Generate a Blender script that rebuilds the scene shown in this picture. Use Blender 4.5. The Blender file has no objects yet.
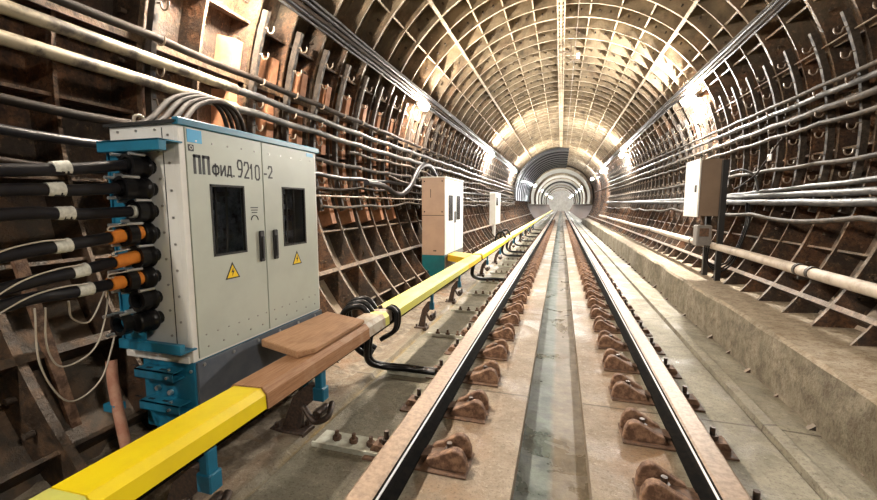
import bpy, math, random
from mathutils import Vector, Matrix
R_ = math.radians
sc = bpy.context.scene
col = sc.collection
rnd = random.Random(7)

# ------------------------------------------------------------------ helpers
class MB:
    def __init__(s): s.v=[]; s.f=[]; s.m=[]; s.sm=[]
    def add(s, vs, fs, mi=0, smooth=False):
        n=len(s.v); s.v.extend([tuple(v) for v in vs])
        for f in fs:
            s.f.append(tuple(i+n for i in f)); s.m.append(mi); s.sm.append(smooth)
        return s
    def box(s, x0,x1,y0,y1,z0,z1, mi=0, b=0.0):
        if x0>x1: x0,x1=x1,x0
        if y0>y1: y0,y1=y1,y0
        if z0>z1: z0,z1=z1,z0
        if b<=0:
            vs=[(x,y,z) for z in (z0,z1) for y in (y0,y1) for x in (x0,x1)]
            fs=[(0,2,3,1),(4,5,7,6),(0,1,5,4),(2,6,7,3),(0,4,6,2),(1,3,7,5)]
            return s.add(vs,fs,mi)
        # chamfered box
        b=min(b,(x1-x0)*.45,(y1-y0)*.45,(z1-z0)*.45)
        vs=[];idx={}
        X=(x0,x1);Y=(y0,y1);Z=(z0,z1)
        def sg(k): return b if k==0 else -b
        for i in (0,1):
            for j in (0,1):
                for k in (0,1):
                    idx[(i,j,k,0)]=len(vs); vs.append((X[i],Y[j]+sg(j),Z[k]+sg(k)))
                    idx[(i,j,k,1)]=len(vs); vs.append((X[i]+sg(i),Y[j],Z[k]+sg(k)))
                    idx[(i,j,k,2)]=len(vs); vs.append((X[i]+sg(i),Y[j]+sg(j),Z[k]))
        fs=[]
        def q(a,flip):
            fs.append(tuple(reversed(a)) if flip else tuple(a))
        for i in (0,1): q([idx[(i,0,0,0)],idx[(i,1,0,0)],idx[(i,1,1,0)],idx[(i,0,1,0)]], i==0)
        for j in (0,1): q([idx[(0,j,0,1)],idx[(0,j,1,1)],idx[(1,j,1,1)],idx[(1,j,0,1)]], j==0)
        for k in (0,1): q([idx[(0,0,k,2)],idx[(1,0,k,2)],idx[(1,1,k,2)],idx[(0,1,k,2)]], k==0)
        for i in (0,1):
            for j in (0,1): q([idx[(i,j,0,0)],idx[(i,j,0,1)],idx[(i,j,1,1)],idx[(i,j,1,0)]], (i+j)%2==1)
        for j in (0,1):
            for k in (0,1): q([idx[(0,j,k,1)],idx[(0,j,k,2)],idx[(1,j,k,2)],idx[(1,j,k,1)]], (j+k)%2==1)
        for i in (0,1):
            for k in (0,1): q([idx[(i,0,k,2)],idx[(i,0,k,0)],idx[(i,1,k,0)],idx[(i,1,k,2)]], (i+k)%2==1)
        for i in (0,1):
            for j in (0,1):
                for k in (0,1): q([idx[(i,j,k,0)],idx[(i,j,k,1)],idx[(i,j,k,2)]], (i+j+k)%2==0)
        return s.add(vs,fs,mi)
    def tube(s, pts, r, n=8, mi=0, caps=True, smooth=True):
        pts=[Vector(p) for p in pts]; N=len(pts)
        rr = r if isinstance(r,(list,tuple)) else [r]*N
        vs=[];fs=[]
        t0=(pts[1]-pts[0]).normalized()
        up=Vector((0,0,1)) if abs(t0.z)<.9 else Vector((1,0,0))
        a=t0.cross(up).normalized()
        for i in range(N):
            if i==0: t=t0
            elif i==N-1: t=(pts[i]-pts[i-1]).normalized()
            else: t=((pts[i+1]-pts[i]).normalized()+(pts[i]-pts[i-1]).normalized()).normalized()
            a=(a-t*a.dot(t))
            if a.length<1e-6: a=t.orthogonal()
            a.normalize(); b=t.cross(a)
            for k in range(n):
                w=2*math.pi*k/n; vs.append(pts[i]+(a*math.cos(w)+b*math.sin(w))*rr[i])
        for i in range(N-1):
            for k in range(n):
                k2=(k+1)%n; fs.append((i*n+k,(i+1)*n+k,(i+1)*n+k2,i*n+k2))
        s.add(vs,fs,mi,smooth)
        if caps:
            s.add([vs[k] for k in range(n)],[tuple(range(n))],mi)
            s.add([vs[(N-1)*n+k] for k in range(n)],[tuple(reversed(range(n)))],mi)
        return s
    def cyl(s,p0,p1,r,n=12,mi=0,r1=None): return s.tube([p0,p1],[r,r if r1 is None else r1],n,mi)
    def prism(s, poly, axis, a0, a1, mi=0):
        # poly in the plane perpendicular to axis; 'y': (x,z); 'x': (y,z); 'z': (x,y)
        def P(u,v,a): return {'y':(u,a,v),'x':(a,u,v),'z':(u,v,a)}[axis]
        n=len(poly); vs=[P(u,v,a0) for u,v in poly]+[P(u,v,a1) for u,v in poly]
        fs=[(i,(i+1)%n,n+(i+1)%n,n+i) for i in range(n)]+[tuple(reversed(range(n))),tuple(range(n,2*n))]
        return s.add(vs,fs,mi)
    def bolt(s,p,d,r=.008,h=.006,mi=0,n=6):
        p=Vector(p); return s.cyl(p-Vector(d)*.001,p+Vector(d)*h,r,n,mi)
    def build(s,name,mats,parent=None,recalc=True):
        me=bpy.data.meshes.new(name); me.from_pydata(s.v,[],s.f)
        if not isinstance(mats,(list,tuple)): mats=[mats]
        for m in mats: me.materials.append(m)
        me.polygons.foreach_set('material_index',s.m); me.polygons.foreach_set('use_smooth',s.sm)
        me.update()
        if recalc:
            import bmesh
            bm=bmesh.new(); bm.from_mesh(me); bmesh.ops.recalc_face_normals(bm,faces=bm.faces); bm.to_mesh(me); bm.free()
        o=bpy.data.objects.new(name,me); col.objects.link(o)
        if parent is not None: o.parent=parent
        return o

def tag(o,label=None,cat=None,group=None,kind=None):
    if label: o['label']=label
    if cat: o['category']=cat
    if group: o['group']=group
    if kind: o['kind']=kind
    return o
def empty(name,loc=(0,0,0),rz=0):
    o=bpy.data.objects.new(name,None); col.objects.link(o); o.location=loc; o.rotation_euler=(0,0,rz); o.empty_display_size=.1
    return o
def copy_tree(o,parent=None):
    c=o.copy(); col.objects.link(c)
    if parent is not None: c.parent=parent
    for ch in list(o.children): copy_tree(ch,c)
    return c
def smoothpath(pts,k=6):
    P=[Vector(p) for p in pts]; P=[P[0]*2-P[1]]+P+[P[-1]*2-P[-2]]
    out=[]
    for i in range(1,len(P)-2):
        for j in range(k):
            t=j/k
            out.append(.5*((2*P[i])+(-P[i-1]+P[i+1])*t+(2*P[i-1]-5*P[i]+4*P[i+1]-P[i+2])*t*t+(-P[i-1]+3*P[i]-3*P[i+1]+P[i+2])*t**3))
    out.append(P[-2]); return out

# ------------------------------------------------------------------ materials
def rgb(c): return (c[0],c[1],c[2],1)
class NT:
    def __init__(s,name):
        s.m=bpy.data.materials.new(name); s.m.use_nodes=True; s.t=s.m.node_tree; s.n=s.t.nodes
        s.b=s.n['Principled BSDF']; s.pos=s.n.new('ShaderNodeNewGeometry').outputs
    def L(s,a,b): s.t.links.new(a,b)
    def noise(s,scale,detail=5,rough=.6,dist=0,vec=None):
        k=s.n.new('ShaderNodeTexNoise'); k.inputs['Scale'].default_value=scale; k.inputs['Detail'].default_value=detail
        k.inputs['Roughness'].default_value=rough; k.inputs['Distortion'].default_value=dist
        s.L(vec if vec is not None else s.pos['Position'],k.inputs['Vector']); return k.outputs['Fac']
    def ramp(s,fac,a,b,va=0.,vb=1.):
        k=s.n.new('ShaderNodeMapRange'); k.inputs['From Min'].default_value=a; k.inputs['From Max'].default_value=b
        k.inputs['To Min'].default_value=va; k.inputs['To Max'].default_value=vb
        s.L(fac,k.inputs['Value']); return k.outputs['Result']
    def mix(s,fac,a,b,mode='MIX'):
        k=s.n.new('ShaderNodeMix'); k.data_type='RGBA'; k.blend_type=mode
        if hasattr(fac,'links'): s.L(fac,k.inputs[0])
        else: k.inputs[0].default_value=fac
        for i,x in ((6,a),(7,b)):
            if hasattr(x,'links'): s.L(x,k.inputs[i])
            else: k.inputs[i].default_value=rgb(x)
        return k.outputs[2]
    def math(s,op,a,b=None):
        k=s.n.new('ShaderNodeMath'); k.operation=op
        for i,x in ((0,a),(1,b)):
            if x is None: continue
            if hasattr(x,'links'): s.L(x,k.inputs[i])
            else: k.inputs[i].default_value=x
        return k.outputs[0]
    def xyz(s,src): 
        k=s.n.new('ShaderNodeSeparateXYZ'); s.L(src,k.inputs[0]); return k.outputs
    def bump(s,h,strength=.3,dist=.01):
        k=s.n.new('ShaderNodeBump'); k.inputs['Strength'].default_value=strength; k.inputs['Distance'].default_value=dist
        s.L(h,k.inputs['Height']); s.L(k.outputs[0],s.b.inputs['Normal'])
    def fin(s,colr,rough=.7,metal=0.,spec=.5):
        if hasattr(colr,'links'): s.L(colr,s.b.inputs['Base Color'])
        else: s.b.inputs['Base Color'].default_value=rgb(colr)
        if hasattr(rough,'links'): s.L(rough,s.b.inputs['Roughness'])
        else: s.b.inputs['Roughness'].default_value=rough
        s.b.inputs['Metallic'].default_value=metal
        s.b.inputs['Specular IOR Level'].default_value=spec
        return s.m
def mk(name,c,c2=None,rough=.6,metal=0.,scale=12,lo=.4,hi=.65,bump=0.,dist=.004,spec=.5):
    t=NT(name)
    if c2 is None and not bump: return t.fin(c,rough,metal,spec)
    nz=t.noise(scale,6,.65)
    cc=t.mix(t.ramp(nz,lo,hi),c,c2) if c2 is not None else c
    if bump: t.bump(t.noise(scale*4,5,.7),bump,dist)
    return t.fin(cc,rough,metal,spec)

def lining_mat(name,base,rust,pale,dustamt=.85,near_left_dark=True):
    t=NT(name); P_=t.xyz(t.pos['Position'])
    n1=t.noise(1.7,6,.65,.6); n2=t.noise(9,6,.7); n3=t.noise(3.1,5,.6)
    z=t.xyz(t.pos['Position'])['Z']; nz=t.xyz(t.pos['Normal'])['Z']
    c=t.mix(t.ramp(n1,.42,.62),base,rust)
    c=t.mix(t.ramp(n2,.35,.65,0,.85),c,t.mix(.75,c,(.02,.014,.01))); n4=t.noise(30,5,.7); c=t.mix(t.ramp(n4,.48,.6,0,.7),c,(.015,.010,.007)); n5=t.noise(17,6,.75); c=t.mix(t.ramp(n5,.56,.66,0,.35),c,(.36,.22,.12))
    hi=t.ramp(z,3.0,4.5)                      # limey bloom higher on the vault
    c=t.mix(t.math('MULTIPLY',hi,t.ramp(n3,.3,.62,.35,.95)),c,pale)
    c=t.mix(t.ramp(n2,.66,.74,0,.5),c,(.5,.45,.36))
    mp=t.n.new('ShaderNodeMapping'); mp.inputs['Scale'].default_value=(1.5,9,1.2); t.L(t.pos['Position'],mp.inputs['Vector']); st=t.noise(1.6,5,.65,.3,mp.outputs[0])
    c=t.mix(t.ramp(st,.5,.68,0,.75),c,t.mix(.8,c,(.015,.01,.008)))
    dust=t.math('MULTIPLY',t.ramp(nz,.2,.8),t.ramp(n3,.3,.5,.35,dustamt))
    low=t.ramp(z,2.8,2.0)
    c=t.mix(t.math('MULTIPLY',dust,low),c,(.66,.57,.46))
    if near_left_dark:
        g=t.math('MULTIPLY',t.ramp(P_['Y'],2.2,1.5),t.math('MULTIPLY',t.ramp(P_['X'],-.5,-1.5),t.ramp(z,1.5,1.1)))  # mask that turns the near lower left wall a darker, patchy brown
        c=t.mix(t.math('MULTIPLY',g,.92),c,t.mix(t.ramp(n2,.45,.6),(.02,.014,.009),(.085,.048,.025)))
    t.bump(t.math('ADD',n2,t.math('MULTIPLY',n4,.5)),.8,.02)
    return t.fin(c,t.ramp(n2,.3,.7,.45,.8),0,.4)
M={}
M['lining']=lining_mat('dirty_cast_iron',(.040,.027,.018),(.17,.075,.032),(.30,.24,.155))
M['rim']=lining_mat('worn_flange_edge',(.13,.09,.055),(.22,.12,.062),(.60,.50,.35),.3)
M['primer']=mk('orange_rust_primer',(.42,.19,.095),(.22,.10,.05),.7,scale=6,bump=.5)
M['plug']=mk('dark_plug',(.03,.022,.015),(.07,.045,.03),.8)

def floor_mat():
    t=NT('track_concrete'); P=t.xyz(t.pos['Position'])
    n1=t.noise(.9,6,.65,.5); n2=t.noise(7,8,.72); n3=t.noise(2.2,5,.6); sp=t.noise(55,3,.6)
    ax=t.math('ABSOLUTE',P['X'])
    inner=t.ramp(ax,.66,.74,1,0)
    c_in=t.mix(t.ramp(n1,.35,.65),(.165,.125,.085),(.28,.23,.17))
    c_in=t.mix(t.ramp(n2,.42,.7,0,.7),c_in,(.13,.085,.05)); c_in=t.mix(t.ramp(n3,.55,.68,0,.5),c_in,(.16,.10,.06))
    # rust runs beside the fasteners
    rs=t.math('MULTIPLY',t.ramp(ax,.3,.55),t.ramp(n3,.42,.62)); c_in=t.mix(t.math('MULTIPLY',rs,.6),c_in,(.30,.16,.07))
    c_out=t.mix(t.ramp(n1,.35,.65),(.20,.18,.125),(.30,.275,.21))
    c_out=t.mix(t.ramp(n2,.42,.7,0,.6),c_out,(.08,.07,.045))
    c=t.mix(inner,c_out,c_in)
    # dirt heaps far left
    left=t.ramp(P['X'],-1.5,-1.62); c=t.mix(t.math('MULTIPLY',left,t.ramp(n2,.3,.6,.3,.9)),c,(.2,.14,.09))
    # ochre seepage line
    d=t.math('ABSOLUTE',t.math('ADD',P['X'],1.525)); seep=t.math('MULTIPLY',t.ramp(d,.0,.035,1,0),t.ramp(n3,.35,.6))
    c=t.mix(t.math('MULTIPLY',seep,.8),c,(.30,.19,.04))
    # slab joints
    m=t.math('ABSOLUTE',t.math('SUBTRACT',t.math('MODULO',t.math('ADD',t.math('ADD',P['Y'],t.math('MULTIPLY',t.ramp(n3,0,1),.02)),17.03),2.75),0.95))
    j=t.ramp(m,.006,.013,1,0)
    c=t.mix(t.math('MULTIPLY',j,.85),c,(.06,.045,.03))
    c=t.mix(t.ramp(sp,.55,.68,0,.6),c,(.06,.045,.03)); s2=t.noise(26,6,.8); c=t.mix(t.ramp(s2,.56,.66,0,.35),c,(.50,.44,.35)); c=t.mix(t.ramp(s2,.44,.34,0,.5),c,(.08,.06,.04))
    wet=t.ramp(t.noise(1.3,5,.6,1.),.48,.6)
    r=t.math('SUBTRACT',.75,t.math('MULTIPLY',wet,.4))
    c=t.mix(t.math('MULTIPLY',wet,.35),c,t.mix(.6,c,(.08,.06,.04)))
    t.bump(t.math('ADD',n2,t.math('MULTIPLY',s2,.8)),.7,.014)
    return t.fin(c,r,0,.5)
M['floor']=floor_mat()
def drain_mat():
    t=NT('drain_concrete'); P=t.xyz(t.pos['Position']); n2=t.noise(8,7,.7); n1=t.noise(2,5,.6,.5)
    g=t.mix(t.ramp(n2,.4,.65),(.02,.032,.026),(.075,.095,.075)); br=t.mix(t.ramp(n2,.4,.65),(.075,.058,.036),(.15,.12,.08))
    w=t.math('ADD',P['X'],t.math('MULTIPLY',n1,.08))
    c=t.mix(t.ramp(w,.02,.06),g,br); t.bump(n2,.5,.01); return t.fin(c,t.ramp(n1,.4,.6,.25,.6),0,.6)
M['drain']=drain_mat()
def ledge_mat():
    t=NT('rough_kerb_concrete'); n1=t.noise(1.3,6,.65,.8); n2=t.noise(10,8,.75); n3=t.noise(40,4,.6)
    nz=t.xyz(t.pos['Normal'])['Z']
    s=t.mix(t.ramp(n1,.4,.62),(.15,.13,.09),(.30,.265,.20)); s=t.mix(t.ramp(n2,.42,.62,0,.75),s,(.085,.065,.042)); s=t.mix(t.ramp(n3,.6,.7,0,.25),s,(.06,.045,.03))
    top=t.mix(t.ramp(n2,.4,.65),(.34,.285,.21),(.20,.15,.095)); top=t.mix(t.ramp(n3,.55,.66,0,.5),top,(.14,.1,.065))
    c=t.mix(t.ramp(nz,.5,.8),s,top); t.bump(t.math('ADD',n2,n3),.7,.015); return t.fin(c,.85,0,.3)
M['ledge']=ledge_mat()
def striped(name,a,b,c3,scale=5):
    t=NT(name); mp=t.n.new('ShaderNodeMapping'); mp.inputs['Scale'].default_value=(22,1.2,22); t.L(t.pos['Position'],mp.inputs['Vector'])
    n=t.noise(scale,6,.7,.2,mp.outputs[0]); n2=t.noise(4,5,.6)
    c=t.mix(t.ramp(n,.35,.65),a,b); c=t.mix(t.ramp(n2,.5,.7,0,.7),c,c3); t.bump(n,.4,.004); return t.fin(c,.65,0,.3)
M['wood']=striped('weathered_wood',(.25,.12,.055),(.40,.22,.115),(.46,.31,.2))
M['woodboard']=striped('old_board',(.33,.17,.085),(.48,.29,.16),(.24,.12,.06))
M['yellow']=mk('yellow_cover',(.88,.68,.008),(.78,.58,.012),.42,scale=3,bump=.1)
M['paleyellow']=mk('faded_yellow_cover',(.62,.62,.13),(.52,.50,.14),.5,scale=4,bump=.1)
M['greenyellow']=mk('yellow_green_cover',(.66,.64,.10),(.56,.55,.16),.5,scale=4,bump=.1)
M['orangeyellow']=mk('orange_cover',(.78,.45,.02),(.68,.5,.03),.5,scale=4)
M['greycover']=mk('grey_cover_patch',(.50,.46,.38),(.32,.22,.14),.6,scale=9)
M['railtop']=mk('dusty_rail_head',(.25,.175,.115),(.15,.095,.06),.5,.15,scale=30)
M['railside']=mk('black_rail_steel',(.005,.005,.005),(.012,.010,.008),.75,0,scale=20,spec=.04)  # dark steel, with the dark tunnel's reflection put into the black
M['railshine']=mk('rail_edge_highlight',(.80,.82,.85),rough=.45,metal=.4)  # pale colour stands in for the highlight along the rail edge
M['rustcast']=mk('rusty_casting',(.10,.048,.026),(.27,.155,.09),.7,scale=22,bump=.8,dist=.01,lo=.42,hi=.62)
M['rustdark']=mk('dark_rusty_steel',(.07,.04,.025),(.15,.08,.045),.7,scale=25,bump=.4)
M['bolt']=mk('dark_bolt',(.035,.028,.024),(.10,.06,.04),.5,.4,scale=60)
M['black']=mk('black_rubber',(.005,.005,.006),(.009,.009,.009),.32,spec=.25)
M['cablejacket']=mk('black_cable_jacket',(.007,.007,.010),(.013,.012,.013),.4,scale=15,spec=.25)
M['oldcable']=mk('dusty_grey_cable',(.03,.025,.02),(.10,.08,.062),.7,scale=6,spec=.25)
M['greycable']=mk('grey_blue_cable',(.03,.03,.032),(.09,.087,.083),.5,scale=6,spec=.3)
M['browncable']=mk('brown_dusty_cable',(.012,.009,.007),(.035,.024,.018),.75,scale=6,spec=.2)
M['palepipe']=mk('cream_painted_pipe',(.27,.23,.155),(.05,.038,.027),.5,scale=4,lo=.46,hi=.58)
M['whitepipe']=mk('dusty_white_pipe',(.46,.40,.33),(.27,.21,.155),.6,scale=9,lo=.42,hi=.7)
M['hanger']=mk('hanger_steel',(.03,.025,.02),(.08,.06,.045),.6,.2,scale=30)
M['hook']=mk('galvanised_hook',(.26,.21,.16),(.12,.085,.055),.5,.3,scale=30)
M['cabfront']=mk('grey_green_enamel',(.46,.50,.44),(.42,.45,.40),.45,scale=3)
M['cabside']=mk('white_enamel',(.70,.70,.67),(.62,.61,.57),.45,scale=3)
M['blue']=mk('blue_enamel',(.012,.16,.27),(.015,.12,.20),.4,scale=6)
M['bluelabel']=mk('bright_blue_label',(.03,.32,.60),rough=.4)
M['teal']=mk('teal_enamel',(.01,.16,.18),(.012,.12,.14),.4,scale=6)
M['slate']=mk('slate_plinth_panel',(.075,.09,.11),(.11,.12,.14),.5,scale=8)
M['seam']=mk('seam_black',(.01,.01,.01),rough=.7)
M['glass']=mk('dark_window_glass',(.55,.6,.65),rough=.04,spec=.5); M['glass'].node_tree.nodes['Principled BSDF'].inputs['Transmission Weight'].default_value=1; M['glass'].node_tree.nodes['Principled BSDF'].inputs['IOR'].default_value=1.2
M['darkglass']=mk('dark_vent_glass',(.02,.022,.025),rough=.2)
M['inside']=mk('switchgear_inside',(.50,.56,.62),(.10,.11,.13),.5,scale=14)
M['rivet']=mk('rivet_steel',(.35,.34,.32),rough=.35,metal=.8)
M['zinc']=mk('zinc_bolt',(.62,.63,.62),rough=.3,metal=.8)
M['tape']=mk('silver_tape',(.62,.62,.56),(.40,.40,.36),.45,scale=40)
M['orange']=mk('orange_sleeve',(.72,.24,.03),(.62,.20,.03),.45,scale=20)
M['whitewire']=mk('white_wire',(.45,.40,.33),rough=.6)
M['warn']=mk('warning_yellow',(.85,.58,.01),rough=.4)
M['ink']=mk('black_ink',(.012,.012,.014),rough=.5)
M['beige']=mk('beige_enamel',(.50,.345,.25),(.44,.30,.22),.5,scale=4)
M['boxwhite']=mk('white_box_enamel',(.74,.74,.72),(.66,.65,.61),.5,scale=4)
M['boxshade']=mk('shaded_box_side',(.20,.14,.095),(.17,.12,.08),.5,scale=4)  # the side's weaker light is put into its colour, darker than the door
M['postblack']=mk('black_post',(.014,.014,.014),rough=.45)
M['meter']=mk('grey_meter_box',(.16,.15,.14),(.22,.20,.18),.5,scale=12)
M['rustpipe']=mk('rust_pink_pipe',(.32,.14,.09),(.42,.24,.16),.7,scale=14)
M['umbrella']=mk('black_glossy_sheet',(.004,.004,.005),(.01,.01,.011),.3,scale=1.5,spec=.3)
M['vaultwhite']=mk('whitewashed_vault',(.62,.60,.52),(.48,.45,.37),.7,scale=1.5)
M['darkarch']=mk('dark_arch_steel',(.05,.045,.04),rough=.6)
M['tin']=mk('greenish_grey_plate',(.60,.61,.52),(.38,.35,.27),.5,.1,scale=12)
def emit(name,c,s):
    m=bpy.data.materials.new(name); m.use_nodes=True; b=m.node_tree.nodes['Principled BSDF']
    b.inputs['Base Color'].default_value=rgb(c); b.inputs['Emission Color'].default_value=rgb(c); b.inputs['Emission Strength'].default_value=s
    return m
LAMP=4.2
M['lampglow']=emit('lamp_glass_lit',(1,.94,.85),1500*LAMP)
M['lampwarm']=emit('lamp_glass_warm',(1,.87,.72),640*LAMP)
M['lampdim']=emit('lamp_glass_dim',(1,.92,.82),300*LAMP)
M['lampadded']=emit('added_lamp_glass',(.95,.97,1),600*LAMP)  # glow of the added lamps that brighten the far vaults

# ------------------------------------------------------------------ tunnel lining
CX,CZ,RI,RO=-.09,1.96,2.80,3.03
def P(r,a,y): a=R_(a); return (CX+r*math.cos(a),y,CZ+r*math.sin(a))
Y0,Y1=-5.75,37.25
FY=[]; y=Y0
while y<=Y1+.01: FY.append(y); y+=.5          # ring planes at .25 + .5k
# longitudinal flanges (degrees); joints are the thick ones
joints=[90,128.4,169.5,210,50,9,-32.5]
def sub(a,b,n=4): return [a+(b-a)*k/n for k in range(1,n)]
ribs=sub(90,128.4)+sub(128.4,169.5)+sub(169.5,210)+sub(50,90)+sub(9,50)+sub(-32.5,9)+[220,230]
def lining(name,a0,a1):
    b=MB(); n=max(2,int(round(abs(a1-a0)/3)))
    A=[a0+(a1-a0)*i/n for i in range(n+1)]
    # skin
    vs=[P(RO,a,y) for y in (Y0-.3,Y1+.3) for a in A]+[P(RO+.12,a,y) for y in (Y0-.3,Y1+.3) for a in A]
    m=n+1
    b.add(vs,[(i,i+1,m+i+1,m+i) for i in range(n)],0,True)
    b.add(vs,[(2*m+i,3*m+i,3*m+i+1,2*m+i+1) for i in range(n)],0,True)
    for k,y in enumerate(FY):
        joint=(k%2==0); w=.020 if joint else .011; ri=RI if joint else RI+.012
        vs=[];fs=[]
        for i,a in enumerate(A):
            vs+= [P(ri,a,y-w),P(ri,a,y+w),P(RO,a,y+w+.012),P(RO,a,y-w-.012)]
        for i in range(n):
            o=i*4
            b.add([],[],0)
            fs.append((o,o+1,o+5,o+4))
        base=len(b.v); b.v.extend(vs)
        for i in range(n):
            o=base+i*4
            b.f.append((o,o+1,o+5,o+4)); b.m.append(1); b.sm.append(False)
            for q in ((o+1,o+2,o+6,o+5),(o+3,o,o+4,o+7)): b.f.append(q); b.m.append(0); b.sm.append(False)
    lo,hi=min(a0,a1),max(a0,a1)
    def longi(a,w,ri):
        dw=math.degrees(w/2.9)
        vs=[P(ri,a-dw,Y0),P(ri,a+dw,Y0),P(RO,a+dw,Y0),P(RO,a-dw,Y0),P(ri,a-dw,Y1),P(ri,a+dw,Y1),P(RO,a+dw,Y1),P(RO,a-dw,Y1)]
        b.add(vs,[(0,4,5,1)],1); b.add(vs,[(1,5,6,2),(3,7,4,0)],0)
    for a in joints:
        if lo<=a<hi: longi(a,.024,RI-.004)
    for a in ribs:
        if lo<=a<hi: longi(a,.011,RI+.035)
    # grout plugs and flange bolts
    allr=sorted([a for a in joints+ribs if lo-6<=a<=hi+6])
    for k in range(len(FY)-1):
        if FY[k]>20: break
        yc=FY[k]+.25
        for a,a2 in zip(allr[:-1],allr[1:]):
            am=(a+a2)/2
            if not lo<=am<hi: continue
            if (k*7+int(am))%3==0:
                b.cyl(P(RO+.01,am,yc),P(RO-.03,am,yc),.032,8,2)
            for off in (-1.9,1.9):
                if k%2==0 and FY[k]>-1: b.cyl(P(2.91,am+off,FY[k]+.03),P(2.91,am+off,FY[k]+.07),.017,6,2)
                if k%2==1 and FY[k]>-1: b.cyl(P(2.91,am+off,FY[k+1]-.07),P(2.91,am+off,FY[k+1]-.03),.017,6,2)
    if name=='wall_left':
        for k,y in enumerate(FY):
            if not 2.9<y<7: continue
            for a_,a2_ in ((163,171),(172,180),(181,189),(190,198)):
                w2=.05; dd=.11
                vs=[P(2.83,a_,y-dd-w2),P(2.83,a_,y-dd+w2),P(2.83,a2_,y-dd+w2),P(2.83,a2_,y-dd-w2)]+[P(RO,a_,y-dd-w2),P(RO,a_,y-dd+w2),P(RO,a2_,y-dd+w2),P(RO,a2_,y-dd-w2)]
                b.add(vs,[(0,1,2,3),(0,4,5,1),(1,5,6,2),(2,6,7,3),(3,7,4,0)],3)
    o=b.build(name,[M['lining'],M['rim'],M['plug'],M['primer']],recalc=False)
    tag(o,kind='structure'); return o
lining('wall_left',126,238); lining('ceiling',52,126); lining('wall_right',-58,52)
FZ=-.20
# crown hanger rail: the key segment's double joint strip
b=MB()
for s_ in (-1,1): b.box(CX+s_*.06-.012,CX+s_*.06+.012,Y0,Y1,CZ+RI-.03,CZ+RI+.03)
for i in range(170):
    yy=.5+i*.16
    b.box(CX-.05,CX+.05,yy,yy+.06,CZ+RI-.01,CZ+RI+.006)
tag(b.build('trim_1',[M['rim']]),kind='structure')

# ------------------------------------------------------------------ floor
b=MB()
def strip(pts,y0=-6,y1=112,mi=0,dy=None):
    vs=[(x,y0,z) for x,z in pts]+[(x,y1,z) for x,z in pts]; n=len(pts)
    b.add(vs,[(i,i+1,n+i+1,n+i) for i in range(n-1)],mi)
strip([(-2.6,.02),(-2.15,-.10),(-1.95,-.15),(-1.75,-.185),(-1.56,-.18),(-1.535,-.215),(-1.515,-.215),(-1.495,-.2),(-.19,-.2),(-.19,-.31)])
strip([(.22,-.31),(.22,-.2),(1.36,-.2),(1.37,-.235),(1.385,-.235),(1.395,-.18),(1.47,-.17),(1.5,-.2),(1.76,-.21),(2.4,-.21)])
strip([(-.19,-.31),(-.19,-.312),(.02,-.32),(.22,-.31)],mi=1)
strip([(-2.6,-.5),(2.4,-.5)])
o=b.build('floor',[M['floor'],M['drain']],recalc=False)
tag(o,kind='structure')
# ledge with uneven face
b=MB(); ys=[-6+.25*i for i in range(0,170)]
r2=random.Random(3)
rows=[]
for yy in ys:
    j=lambda a:(r2.random()-.5)*a
    wav=.018*math.sin(yy*1.7)+.012*math.sin(yy*4.1)
    if yy>6: wav+=.03*min(1,(yy-6)/4)
    rows.append([(1.725+wav*.6+j(.01),yy,-.22),(1.722+wav+j(.012),yy,-.02+j(.02)),(1.728+wav+j(.014),yy,.12+j(.02)),(1.738+wav+j(.012),yy,.225+j(.012)),(1.765+wav+j(.01),yy,.252+j(.01)),(1.95,yy,.256+j(.012)),(2.12,yy,.262+j(.015)),(2.45,yy,.28)])
vs=[p for r in rows for p in r]; n=8
b.add(vs,[(i*n+k,(i+1)*n+k,(i+1)*n+k+1,i*n+k+1) for i in range(len(rows)-1) for k in range(n-1)],0)
tag(b.build('trim_2',[M['ledge']]),kind='structure')
# left rubble mound against the wall
b=MB(); nx,ny=10,150; vs=[]
for j in range(ny+1):
    yy=-1+j*.12
    for i in range(nx+1):
        x=-2.5+i*(2.5-1.58)/nx; e=1-i/nx
        vs.append((x,yy,-.19+.20*e**1.7+(r2.random()-.5)*.035*(e+.25)))
b.add(vs,[(j*(nx+1)+i,j*(nx+1)+i+1,(j+1)*(nx+1)+i+1,(j+1)*(nx+1)+i) for j in range(ny) for i in range(nx)],0)
def rubble():
    t=NT('wet_rubble'); n=t.noise(9,8,.75); n2=t.noise(2,5,.6); n3=t.noise(40,4,.6)
    c=t.mix(t.ramp(n,.4,.65),(.13,.10,.07),(.34,.29,.22)); c=t.mix(t.ramp(n2,.5,.65,0,.6),c,(.25,.13,.06)); t.bump(t.math('ADD',n,n3),.8,.02); return t.fin(c,.7)
M['rubble']=rubble()
tag(b.build('rubble_mound',[M['rubble']],recalc=False),'dirt and rubble mound heaped along the foot of the left tunnel wall','rubble',kind='stuff')

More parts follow.
